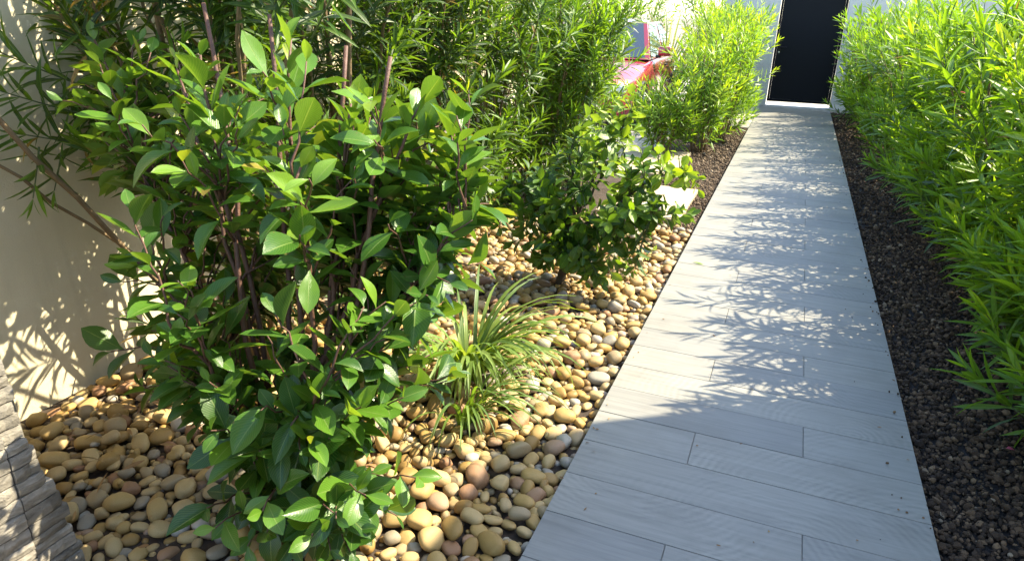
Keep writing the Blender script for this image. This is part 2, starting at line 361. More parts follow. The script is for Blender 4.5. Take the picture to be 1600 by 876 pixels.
# split-stone clad pier at the lower left
pier = empty('stone_pier', (-1.5, .5, -.1)); tag(pier, 'low pier clad in split grey stone strips at lower left', 'stone pier')
part('core', MB().box(-2.18, -1.235, -.55, .935, -.13, 1.30), M['grout'], pier)
z = -.10; kk = 0
while z < 1.28:
    h = random.uniform(.028, .052); ends = [-.55, -.1 + random.uniform(-.05, .05), .36 + random.uniform(-.05, .05), .862, .985 - .095*(max(z, 0)/.75) + random.uniform(-.012, .012)]
    for a, b_ in zip(ends[:-1], ends[1:]):
        nseg = max(3, int((b_-a)/.03)); d = random.uniform(.0, .010)
        ys = np.linspace(a+.0015, b_-.0015, nseg+1); V = []; Q = []
        zt = z + h - .0045
        for i, y in enumerate(ys):
            xo = -1.200 + d + random.uniform(-.0035, .0035); e = random.uniform(-.0012, .0012)
            V += [(-1.245, y, z), (xo-.0015, y, z+e*.3), (xo+.0015, y, z+h*.5), (xo-.001, y, zt+e), (-1.245, y, zt)]
        for i in range(nseg): Q += [(i*5+j, i*5+j+1, (i+1)*5+j+1, (i+1)*5+j) for j in range(4)]
        Tt = [(0, 4, 3), (0, 3, 2), (0, 2, 1)]; n5 = nseg*5; Tt += [(n5, n5+1, n5+2), (n5, n5+2, n5+3), (n5, n5+3, n5+4)]
        part('stone_strip', MB().add(V, Q, Tt), M['cladding'], pier)
    # the end face, strips across x
    part('stone_strip', MB().box(-2.15, -1.262, .937, ends[-1] - random.uniform(0, .015), z, z+h-.0025), M['cladding'], pier)
    z += h

# the house on the right that shades the near path
HX, HY, HH = 3.2, 4.457, 4.34
hs = empty('house', (HX, 0, -.1)); tag(hs, 'flat-roofed rendered house beyond the right hedge that shades the near path', 'house')
part('wall', MB().box(HX, 9, -6, HY, -.13, HH-.12), M['house_wall'], hs)
part('roof', MB().box(HX, 9, -6, HY, HH-.118, HH), M['slab'], hs)
for y in (-3.6, -.6, 2.0):
    wf = part('window', MB().box(HX-.03, HX-.002, y, y+1.3, .95, 2.2, .006), M['frame'], hs)
    g = MB().box(HX-.036, HX-.031, y+.07, y+1.23, 1.02, 2.13).build('pane', M['glass'], wf)

# gate and its pillars
gl = empty('gate_pillar', (-.35, GATE_Y, 0)); tag(gl, 'white rendered pillar at the left of the dark gate', 'pillar')
part('shaft', MB().box(-.62, .075, GATE_Y-.10, GATE_Y+.14, -.13, 2.4, .01), M['pillar'], gl)
part('cap', MB().box(-.66, .095, GATE_Y-.14, GATE_Y+.18, 2.402, 2.46, .01), M['slab'], gl)
gr = empty('gate_pillar', (1.6, GATE_Y, 0)); tag(gr, 'white rendered pillar at the right of the gate, mostly behind the hedge', 'pillar')
part('shaft', MB().box(1.195, 1.9, GATE_Y-.10, GATE_Y+.14, -.13, 2.4, .01), M['pillar'], gr)
part('cap', MB().box(1.175, 1.94, GATE_Y-.14, GATE_Y+.18, 2.402, 2.46, .01), M['slab'], gr)
for x0, x1, lb in ((-.625, -.9, 'low rendered boundary wall left of the gate pillar, behind the hedge'), (1.905, 9, 'rendered boundary wall right of the gate, behind the hedge')):
    o = MB().box(min(x0, x1), max(x0, x1), GATE_Y-.05, GATE_Y+.10, -.13, 2.1).build('boundary_wall', M['pillar']); tag(o, lb, 'wall')
gt = empty('garden_gate', (.63, GATE_Y, 0)); tag(gt, 'solid dark navy metal gate at the end of the path', 'gate')
part('panel', MB().box(.125, 1.145, GATE_Y+.005, GATE_Y+.035, .115, 2.13), M['gate'], gt)
fr = MB(); fr.box(.085, .123, GATE_Y-.005, GATE_Y+.045, .065, 2.18, .004); fr.box(1.147, 1.187, GATE_Y-.005, GATE_Y+.045, .065, 2.18, .004)
fr.box(.1235, 1.1465, GATE_Y-.004, GATE_Y+.044, .066, .113, .004); fr.box(.1235, 1.1465, GATE_Y-.004, GATE_Y+.044, 2.132, 2.179, .004)
part('gate_frame', fr, M['gate'], gt)
hd = part('handle', MB().box(.15, .19, GATE_Y-.006, GATE_Y+.004, .90, 1.12, .003), M['black_metal'], gt)
lv = MB().tube([(.17, GATE_Y-.005, 1.04), (.17, GATE_Y-.05, 1.04), (.18, GATE_Y-.058, 1.04), (.30, GATE_Y-.058, 1.038)], .009, 8).build('lever', M['black_metal'], hd)
part('keyhole', MB().tube([(.17, GATE_Y-.008, .95), (.17, GATE_Y+.004, .95)], .013, 12), M['rim'], gt)
tag(MB().box(.08, 1.19, GATE_Y-.078, GATE_Y+.16, -.10, .004).build('gate_threshold', M['white_sill']), 'white stone threshold strip under the dark gate', 'threshold')

# ------------------------------------------------------------------ leaf machinery
def leaf_template(ns, nc, prof, curl, fold, wave=0.0, twist=0.0, seed=0, asp=.46):
    """length 1 along +Y, width 1 across X, Z the upper face"""
    r = np.random.default_rng(seed); ts = np.linspace(0, 1, ns); us = np.linspace(-1, 1, nc)
    V, UV = [], []
    for t in ts:
        hw = .5*max(prof(t), .012)
        for u in us:
            x = u*hw; zz = (abs(x)*fold + wave*math.sin(t*9+seed)*u*.5*prof(t))*asp - curl*t*t
            a = twist*t; V.append((x*math.cos(a), t - .12*curl*t*t, zz + x*math.sin(a)*asp)); UV.append((u*.5+.5, t))
    Q = [(i*nc+j, i*nc+j+1, (i+1)*nc+j+1, (i+1)*nc+j) for i in range(ns-1) for j in range(nc-1)]
    return np.array(V), np.array(Q), np.array(UV)
def broad(t): return 0.0 if t <= .06 else (math.sin(math.pi*min(1, ((t-.06)/.94))**.95))**.85 * (1 - .15*t) * 1.12
def broad2(t):
    if t <= .07: return .05
    s = (t-.07)/.93
    return max(.02, (math.sin(math.pi*s**1.12))**.8)
def lance(t): return max(.03, (4*t*(1-t))**.85)
T_BROAD_HI = [leaf_template(9, 5, broad2, c, f, w_, tw, i) for i, (c, f, w_, tw) in enumerate([(.05, .35, .03, 0), (.15, .5, .05, .3), (.28, .3, .06, -.3), (.02, .6, .04, .2), (-.12, .4, .05, -.2), (.38, .55, .05, .4), (.1, .2, .08, 0), (.2, .75, .03, -.4), (-.05, .15, .07, .25), (.3, .25, .03, .1)])]
T_BROAD_LO = [leaf_template(6, 3, broad2, c, f, w_, tw, i) for i, (c, f, w_, tw) in enumerate([(.05, .4, .03, 0), (.2, .5, .05, .3), (.3, .3, .06, -.3), (-.1, .5, .04, .2)])]
T_LANCE = [leaf_template(5, 3, lance, c, f, 0, tw, i, .14) for i, (c, f, tw) in enumerate([(.05, .5, 0), (.16, .4, .4), (.28, .5, -.4), (-.06, .5, .2)])]
T_LANCE_LO = [leaf_template(4, 2, lance, c, 0, 0, tw, i, .14) for i, (c, tw) in enumerate([(.06, 0), (.2, .4), (-.05, -.4)])]

def norm(a): return a/(np.linalg.norm(a, axis=-1, keepdims=True) + 1e-9)
class Leaves:
    def __init__(s): s.p, s.d, s.n, s.L, s.W, s.t = [], [], [], [], [], []
    def add(s, p, d, n, L, W, t):
        s.p.append(p); s.d.append(d); s.n.append(n); s.L.append(L); s.W.append(W); s.t.append(t)
    def done(s):
        s.p = np.vstack(s.p); s.d = norm(np.vstack(s.d)); n = np.vstack(s.n)
        s.n = norm(n - (n*s.d).sum(1, keepdims=True)*s.d); s.x = np.cross(s.d, s.n)
        s.L = np.concatenate(s.L); s.W = np.concatenate(s.W); s.t = np.clip(np.concatenate(s.t), 0, 1); s.N = len(s.L); return s
    def samples(s, m=5, k=3):
        ts = np.linspace(.12, .95, m); us = np.linspace(-.38, .38, k); out = []
        for t in ts:
            for u in us: out.append(s.p + s.d*(s.L*t)[:, None] + s.x*(s.W*u*math.sin(math.pi*t)**.8)[:, None])
        return np.stack(out, 1)
    def mesh(s, name, temps, mat, idx=None):
        idx = np.arange(s.N) if idx is None else np.asarray(idx); Vs, Qs, Us, Ts = [], [], [], []; n0 = 0
        for k, (V, Q, U) in enumerate(temps):
            ii = idx[(idx*7 + idx//3) % len(temps) == k]
            if not len(ii): continue
            P = s.p[ii][:, None] + s.x[ii][:, None]*(s.W[ii][:, None]*V[None, :, 0])[..., None] + s.d[ii][:, None]*(s.L[ii][:, None]*V[None, :, 1])[..., None] + s.n[ii][:, None]*(s.L[ii][:, None]*V[None, :, 2])[..., None]
            nv = len(V); off = (np.arange(len(ii))*nv)[:, None, None] + n0
            Vs.append(P.reshape(-1, 3)); Qs.append((Q[None] + off).reshape(-1, 4)); Us.append(np.tile(U, (len(ii), 1))); Ts.append(np.repeat(s.t[ii], nv)); n0 += nv*len(ii)
        return mesh_np(name, np.vstack(Vs), np.vstack(Qs), uv=np.vstack(Us), tint=np.concatenate(Ts), mat=mat)

def bez(p0, p1, c, n=9):
    t = np.linspace(0, 1, n)[:, None]; p0, p1, c = map(lambda a: np.asarray(a, float), (p0, p1, c))
    return (1-t)**2*p0 + 2*t*(1-t)*c + t*t*p1
def wobble(P, a, r):
    n = len(P); w = r.normal(0, a, P.shape); w[0] = 0; w[-1] *= .3; return P + w
def along(P, s):
    seg = np.linalg.norm(np.diff(P, axis=0), axis=1); cum = np.concatenate([[0], np.cumsum(seg)]); s = np.clip(s, 0, cum[-1])
    pos = np.stack([np.interp(s, cum, P[:, k]) for k in range(3)], 1)
    T = np.gradient(P, axis=0); tan = norm(np.stack([np.interp(s, cum, T[:, k]) for k in range(3)], 1)); return pos, tan, cum[-1]
def leafy(LV, P, r, start, space, per, ang, Lr, asp, tint, up=.35, tipt=.25, dihed=2.4, droop=.0, dead=.003):
    """set leaves along shoot P: `per` leaves at each node"""
    P = np.asarray(P); tot = np.linalg.norm(np.diff(P, axis=0), axis=1).sum()
    n = max(2, int(tot*(1-start)/space)); s = np.linspace(tot*start, tot*.995, n)
    pos, tan, _ = along(P, s)
    ref = np.array([.2, .9, .3]); A = norm(np.cross(tan, ref)); B = np.cross(tan, A); ph0 = r.uniform(0, 6.28)
    for j in range(per):
        th = ph0 + np.arange(n)*(dihed if per < 3 else 1.047) + j*2*np.pi/per + r.normal(0, .22, n)
        rad = np.cos(th)[:, None]*A + np.sin(th)[:, None]*B
        f = np.linspace(0, 1, n); a = R(1)*(ang[1] + (ang[0]-ang[1])*f**1.3) + r.normal(0, .18, n)
        d = np.cos(a)[:, None]*tan + np.sin(a)[:, None]*rad; nn = np.sin(a)[:, None]*tan - np.cos(a)[:, None]*rad
        d[:, 2] -= droop*(1-f)*r.uniform(.3, 1.3, n)
        nn = nn + up*np.array([SUN.x*.5, SUN.y*.5, 1.0]) + r.normal(0, .18, (n, 3))
        L = r.uniform(Lr[0], Lr[1], n)*np.where(f > .85, .55 + .45*(1-f)/.15, 1.0)
        LV.add(pos, d, nn, L, L*asp*r.uniform(.85, 1.15, n), tint + tipt*f**2 + r.normal(0, .09, n) + (r.random(n) < .004)*.6 - (r.random(n) < dead)*5)

# ------------------------------------------------------------------ big glossy shrub in the foreground
def make_shrub():
    r = np.random.default_rng(11); base = np.array([-.74, 1.38, -.06]); LV = Leaves()
    root = empty('laurel_shrub', tuple(base)); tag(root, 'large glossy broad-leaved shrub with red-brown stems in the foreground', 'shrub')
    ell = [((-.80, 1.48, .80), (.46, .36, .66), 78), ((-1.48, 1.74, 1.20), (.36, .24, .27), 34), ((-.45, 1.74, 1.08), (.24, .26, .34), 24), ((-.40, 1.62, .72), (.22, .26, .34), 18), ((-1.22, 1.42, .55), (.26, .2, .24), 16), ((-.74, 1.30, .52), (.34, .22, .22), 30), ((-.66, 1.92, .95), (.34, .22, .36), 50), ((-1.12, 1.95, .95), (.30, .18, .34), 36), ((-.56, 1.27, .30), (.32, .28, .28), 36)]
    stems = []; tops = [(-1.74, 1.76, 1.42), (-1.22, 1.62, 1.36), (-1.0, 1.5, 1.42), (-.78, 1.62, 1.46), (-.62, 1.42, 1.15), (-.42, 1.78, 1.34), (-.3, 1.72, .95), (-1.15, 1.3, .85), (-.46, 1.22, .62), (-.86, 1.16, .72), (-.66, 1.72, 1.28)]
    for i, tp in enumerate(tops):
        b0 = base + np.array([r.uniform(-.09, .09), r.uniform(-.07, .07), 0]); tp = np.array(tp)
        P = wobble(bez(b0, tp, b0*.45 + tp*.55 + np.array([.0, 0, .22]), 12), .010, r); stems.append(P)
        me = MB().tube(P, np.linspace(.0115, .0035, 12), 7); part('stem', me, M['red_stem'], root, True)
        leafy(LV, P[6:], r, .05, .030, 1, (28, 68), (.095, .150), .47, .45, up=.8, tipt=.42)
    allp = np.vstack([p[1:] for p in stems]); tw = MB()
    for b0, t0 in (((-.82, 1.5, .3), (-.98, 1.78, 1.52)), ((-.70, 1.5, .3), (-.72, 1.80, 1.44)), ((-.86, 1.45, .3), (-1.18, 1.72, 1.55)), ((-.6, 1.45, .3), (-.52, 1.72, 1.42))):
        P = wobble(bez(b0, t0, (np.array(b0)+np.array(t0))/2 + np.array([.02, 0, .05]), 10), .006, r); part('stem', MB().tube(P, np.linspace(.0095, .0065, 10), 7), M['red_stem'], root, True)
    for c, rad, n in ell:
        c, rad = np.array(c), np.array(rad)
        for _ in range(n):
            d = norm(r.normal(size=3)); rr = r.uniform(.45, 1.0)**.5
            tip = c + d*rad*rr
            if tip[2] < .08: tip[2] = .08 + r.uniform(0, .1)
            cand = np.linalg.norm(allp - (tip - np.array([0, 0, .24])), axis=1) + (allp[:, 2] > tip[2]-.05)*.6
            p0 = allp[np.argmin(cand + r.uniform(0, .08, len(cand)))]
            v = tip - p0; Ls = np.linalg.norm(v)
            if Ls > .55: p0 = tip - v/Ls*.55; 
            P = wobble(bez(p0, tip, p0 + v*.45 + np.array([0, 0, .05]), 8), .006, r)
            tw.tube(P, np.linspace(.0042, .0020, 8), 5)
            young = r.random() < .3
            leafy(LV, P, r, .18, .031, 1, (38, 84), (.070, .150), .47, .38 + .26*young + .38*(tip[2]-.75), up=.9, tipt=.30 if young else .14)  # tint rises with height: self-shade low in the shrub put into leaf colour
    tw.build('twigs', M['red_stem'], root, True).matrix_parent_inverse = Matrix.Translation(-Vector(root.location))
    return root, LV.done()
shrub, shrub_lv = make_shrub()

# ------------------------------------------------------------------ small citrus-like tree
def make_citrus():
    r = np.random.default_rng(23); base = np.array([-.60, 3.74, -.07]); LV = Leaves()
    root = empty('small_citrus_tree', tuple(base)); tag(root, 'small citrus tree with a short dark trunk among the pebbles', 'small tree')
    tr = wobble(bez(base, base + np.array([.05, .05, .42]), base + np.array([-.03, 0, .22]), 8), .006, r)
    part('trunk', MB().tube(tr, np.linspace(.030, .018, 8), 8), M['bark'], root, True)
    limbs = []
    for tp in [(.02, 3.9, .72), (-.30, 3.95, 1.02), (-.62, 3.85, .82), (-.95, 3.75, .55), (-.45, 3.55, .62), (-.10, 3.75, .45), (-.78, 4.05, .7), (-.35, 4.1, .7)]:
        p0 = tr[r.integers(3, 8)]; tp = np.array(tp); P = wobble(bez(p0, tp, p0 + np.array([0, 0, .18]) + (tp-p0)*.35, 9), .010, r); limbs.append(P)
        part('branch', MB().tube(P, np.linspace(.012, .004, 9), 6), M['bark'], root, True)
        leafy(LV, P[4:], r, .05, .028, 1, (35, 75), (.06, .095), .48, .35, up=.5, tipt=.4)
    allp = np.vstack([p[1:] for p in limbs]); tw = MB()
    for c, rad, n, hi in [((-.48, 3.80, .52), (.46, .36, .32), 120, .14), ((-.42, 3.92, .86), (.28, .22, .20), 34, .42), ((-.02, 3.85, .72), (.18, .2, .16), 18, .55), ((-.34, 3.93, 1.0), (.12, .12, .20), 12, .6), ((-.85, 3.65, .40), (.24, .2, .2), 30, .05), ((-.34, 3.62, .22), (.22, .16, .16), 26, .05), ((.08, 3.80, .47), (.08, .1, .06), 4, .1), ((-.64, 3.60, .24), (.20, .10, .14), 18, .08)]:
        c, rad = np.array(c), np.array(rad)
        for _ in range(n):
            tip = c + norm(r.normal(size=3))*rad*r.uniform(.4, 1)**.5
            p0 = allp[np.argmin(np.linalg.norm(allp - (tip - np.array([0, 0, .10])), axis=1))]; v = tip-p0; Ls = np.linalg.norm(v)
            if Ls < .05: continue
            P = bez(p0, tip, p0 + v*.5 + np.array([0, 0, .04]), 7); tw.tube(P, np.linspace(.0035, .0018, 7), 5)
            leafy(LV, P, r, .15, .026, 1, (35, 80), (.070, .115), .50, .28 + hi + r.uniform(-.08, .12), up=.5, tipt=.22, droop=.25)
    tw.build('twigs', M['green_stem'], root, True).matrix_parent_inverse = Matrix.Translation(-Vector(root.location))
    return root, LV.done()
citrus, citrus_lv = make_citrus()

# ------------------------------------------------------------------ pebbles: place, then choose the 300 that show largest
def place_pebbles():
    r = np.random.default_rng(5); cell = .12; grid = {}; out = []
    x0, x1, y0, y1 = -2.17, .004, .35, 5.36
    def ok(x, y, q, k):
        cx, cy = int(x/cell), int(y/cell)
        for i in (-1, 0, 1):
            for j in (-1, 0, 1):
                for (a, b, c) in grid.get((cx+i, cy+j), ()):
                    if (a-x)**2 + (b-y)**2 < (k*(c+q))**2: return False
        return True
    for lo, hi, tries, k, lift in ((.034, .046, 1300, .88, .012), (.025, .034, 9000, .80, .006), (.018, .026, 22000, .74, .0), (.010, .017, 34000, .68, -.004)):
        for _ in range(tries):
            q = r.uniform(lo, hi); x, y = r.uniform(x0+q, x1-q*.9), r.uniform(y0, y1)
            if x < -1.2 and y < .9: continue
            if ok(x, y, q, k):
                grid.setdefault((int(x/cell), int(y/cell)), []).append((x, y, q)); out.append((x, y, q, lift + r.uniform(-.006, .008)))
    A = np.array(out); n = len(A); el = r.uniform(1.02, 1.55, n); a = A[:, 2]*np.sqrt(el); b = A[:, 2]/np.sqrt(el); c = b*r.uniform(.55, .92, n)
    zc = -.078 + c*.95 + A[:, 3] + .012*np.sin(A[:, 0]*3.1+1)*np.sin(A[:, 1]*2.3) + .018*np.exp(-((A[:, 0]+.6)**2 + (A[:, 1]-3.7)**2)/.2)
    P = np.stack([A[:, 0], A[:, 1], zc], 1); S = np.stack([a, b, c], 1); E = np.stack([r.normal(0, .22, n), r.normal(0, .22, n), r.uniform(0, 6.28, n)], 1)
    # a few loose ones lying on top
    m = 170; k = r.choice(n, m, replace=False); P2 = P[k] + np.stack([r.normal(0, .03, m), r.normal(0, .03, m), r.uniform(.024, .034, m)], 1); P2[:, 0] = np.clip(P2[:, 0], -2.1, -.06)
    S2 = S[r.choice(n, m)]*r.uniform(.7, .95, m)[:, None]; E2 = np.stack([r.normal(0, .3, m), r.normal(0, .3, m), r.uniform(0, 6.28, m)], 1)
    return np.vstack([P, P2]), np.vstack([S, S2]), np.vstack([E, E2])
pp, ps, pe = place_pebbles()
def euler_mats(E):
    cx, sx, cy, sy, cz, sz = np.cos(E[:, 0]), np.sin(E[:, 0]), np.cos(E[:, 1]), np.sin(E[:, 1]), np.cos(E[:, 2]), np.sin(E[:, 2])
    return np.stack([np.stack([cy*cz, sx*sy*cz-cx*sz, cx*sy*cz+sx*sz], -1), np.stack([cy*sz, sx*sy*sz+cx*cz, cx*sy*sz-sx*cz], -1), np.stack([-sy, sx*cy, cx*cy], -1)], 1)
def ico(sub):
    import bmesh
    bm = bmesh.new(); bmesh.ops.create_icosphere(bm, subdivisions=sub, radius=1.0); bm.verts.index_update()
    V = np.array([v.co[:] for v in bm.verts]); F = np.array([[v.index for v in f.verts] for f in bm.faces]); bm.free(); return V, F
I1, I2, I3 = ico(1), ico(2), ico(3)
def stone_shape(V, seed, amp=.10, power=.8):
    r = np.random.default_rng(seed); D = V.copy(); f = np.ones(len(V))
    for _ in range(5):
        k = r.normal(size=3); k /= np.linalg.norm(k); f += amp*r.uniform(-1, 1)*np.sin(V@k*r.uniform(1.2, 2.6) + r.uniform(0, 6.28))
    for _ in range(r.integers(2, 6)):                        # worn flats
        k = r.normal(size=3); k /= np.linalg.norm(k); h = r.uniform(.55, .88); dd = (D*f[:, None])@k; f = np.where(dd > h, f*(h + (dd-h)*.35)/np.maximum(dd, 1e-6), f)
    D = D*f[:, None]; return np.sign(D)*np.abs(D)**power if power != 1 else D
# depth buffer over the picture, only to rank which pieces show largest
CELL = 6
class ZB:
    def __init__(s): s.z = np.full((1600//CELL+1)*(876//CELL+1), 1e9); s.w = 1600//CELL+1
    def cells(s, S):
        n, m, _ = S.shape; u, v, d = proj(S.reshape(-1, 3)); okk = (u >= 0) & (u < 1600) & (v >= 0) & (v < 876) & (d > .1)
        c = np.where(okk, (np.clip(v, 0, 875)//CELL).astype(int)*s.w + (np.clip(u, 0, 1599)//CELL).astype(int), -1); return c.reshape(n, m), d.reshape(n, m)
    def put(s, S):
        c, d = s.cells(S); k = c >= 0; np.minimum.at(s.z, c[k], d[k])
    def count(s, S, tol):
        c, d = s.cells(S); vis = (c >= 0) & (d < s.z[np.maximum(c, 0)] + tol)
        return np.array([len(set(c[i][vis[i]])) for i in range(len(c))])
zb = ZB()
pm = euler_mats(pe); dirs = I2[0][I2[0][:, 2] > -.1]
peb_s = pp[:, None] + np.einsum('nij,nkj->nki', pm, ps[:, None]*dirs[None])
shr_s, cit_s = shrub_lv.samples(9, 5), citrus_lv.samples(7, 3)
for S in (peb_s, shr_s, cit_s): zb.put(S)
peb_vis, shr_vis, cit_vis = zb.count(peb_s, .02), zb.count(shr_s, .03), zb.count(cit_s, .03)

def leaf_parts(root, LV, vis, mat, variants, nmax=300):
    order = np.argsort(-vis); top = order[:nmax]; top = top[vis[top] > 0]; rest = np.setdiff1d(np.arange(LV.N), top)
    tb = np.clip((LV.t*6).astype(int), 0, 5); cache = {}
    inv = Matrix.Translation(-Vector(root.location))
    for i in top:
        k = (int(i*7) % len(variants), int(tb[i]))
        if k not in cache:
            V, Q, U = variants[k[0]]; cache[k] = mesh_np('leaf', V*np.array([1, 1, 1.0]), Q, uv=U, tint=np.full(len(V), (k[1]+.5)/6), mat=mat)
        o = obj('leaf', cache[k], root); L, W_ = LV.L[i], LV.W[i]; x, d, n, p = LV.x[i], LV.d[i], LV.n[i], LV.p[i]
        o.matrix_parent_inverse = inv
        o.matrix_basis = Matrix(((x[0]*W_, d[0]*L, n[0]*L, p[0]), (x[1]*W_, d[1]*L, n[1]*L, p[1]), (x[2]*W_, d[2]*L, n[2]*L, p[2]), (0, 0, 0, 1)))
    if len(rest):
        f = obj('foliage', LV.mesh('foliage', T_BROAD_LO, mat, rest), root); f.matrix_parent_inverse = inv; f['kind'] = 'stuff'
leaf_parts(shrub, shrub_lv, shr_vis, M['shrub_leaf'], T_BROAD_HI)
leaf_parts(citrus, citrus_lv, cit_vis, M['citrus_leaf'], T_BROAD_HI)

def pebbles():
    top = np.argsort(-peb_vis)[:300]; rest = np.setdiff1d(np.arange(len(pp)), top); r = np.random.default_rng(9)
    vs = []
    for k in range(36):
        V = stone_shape(I3[0], 100+k, .17, .84); vs.append(mesh_np('pebble', V*.98, tris=I3[1], tint=np.full(len(V), r.beta(1.1, 1.15)), mat=M['pebble']))
    for i in top:
        o = obj('pebble', vs[r.integers(36)], pebble_bed); o.location = pp[i]; o.rotation_euler = pe[i]; o.scale = ps[i]
    Vs, Fs, Ts, n0 = [], [], [], 0; shp = [stone_shape(I2[0], 200+k, .17, .84) for k in range(24)]; kk = r.integers(24, size=len(rest))
    for k in range(24):
        ii = rest[kk == k]
        V = pp[ii][:, None] + np.einsum('nij,nkj->nki', pm[ii], ps[ii][:, None]*shp[k][None]*1.0)
        Vs.append(V.reshape(-1, 3)); Fs.append((I2[1][None] + (np.arange(len(ii))*len(shp[k]))[:, None, None] + n0).reshape(-1, 3)); Ts.append(np.repeat(r.beta(1.1, 1.15, len(ii)), len(shp[k]))); n0 += len(ii)*len(shp[k])
    o = obj('pebbles', mesh_np('pebbles', np.vstack(Vs), tris=np.vstack(Fs), tint=np.concatenate(Ts), mat=M['pebble']), pebble_bed); o['kind'] = 'stuff'
pebbles()

# ------------------------------------------------------------------ gravel
def gravel(name, parent, regions, zbase, mat, seed):
    r = np.random.default_rng(seed); Vs, Fs, Ts, n0 = [], [], [], 0; shp = [stone_shape(I1[0], 300+k, .22, 1) for k in range(16)]
    for (x0, x1, y0, y1, n, s0, s1, *zz) in regions:
        P = np.stack([r.uniform(x0, x1, n), r.uniform(y0, y1, n), np.full(n, zz[0] if zz else zbase)], 1); S = (s0 + (s1-s0)*r.random(n)**2.2)[:, None]*r.uniform(.6, 1.3, (n, 3)); P[:, 2] += r.uniform(-.3, .9, n)*S.mean(1)
        Mx = euler_mats(r.uniform(0, 6.28, (n, 3))); kk = r.integers(16, size=n)
        for k in range(16):
            ii = np.where(kk == k)[0]; V = P[ii][:, None] + np.einsum('nij,nkj->nki', Mx[ii], S[ii][:, None]*shp[k][None])
            Vs.append(V.reshape(-1, 3)); nv = len(shp[k]); Fs.append((I1[1][None] + (np.arange(len(ii))*nv)[:, None, None] + n0).reshape(-1, 3)); Ts.append(np.repeat(np.clip(r.beta(1.3, 1.7, len(ii)), 0, 1), nv)); n0 += len(ii)*nv
    o = obj(name, mesh_np(name, np.vstack(Vs), tris=np.vstack(Fs), tint=np.concatenate(Ts), smooth=False, mat=mat), parent); o['kind'] = 'stuff'; return o
gravel('lava_stones', lava_bed, [(1.205, 1.95, 1.2, 3.4, 8500, .005, .016), (1.205, 2.2, 3.4, 6, 9500, .006, .017), (1.205, 2.4, 6, 13.9, 14000, .008, .020), (1.15, 1.20, 1.4, 9, 45, .003, .009, .003), (1.0, 1.18, 1.4, 9, 18, .002, .006, .002)], -.050, M['lava'], 41)
gravel('gravel_stones', gravel_bed, [(-.6, -.006, 5.30, 8, 6500, .006, .016), (-.6, -.006, 8, 11, 3500, .008, .018)], -.045, M['brown_gravel'], 42)

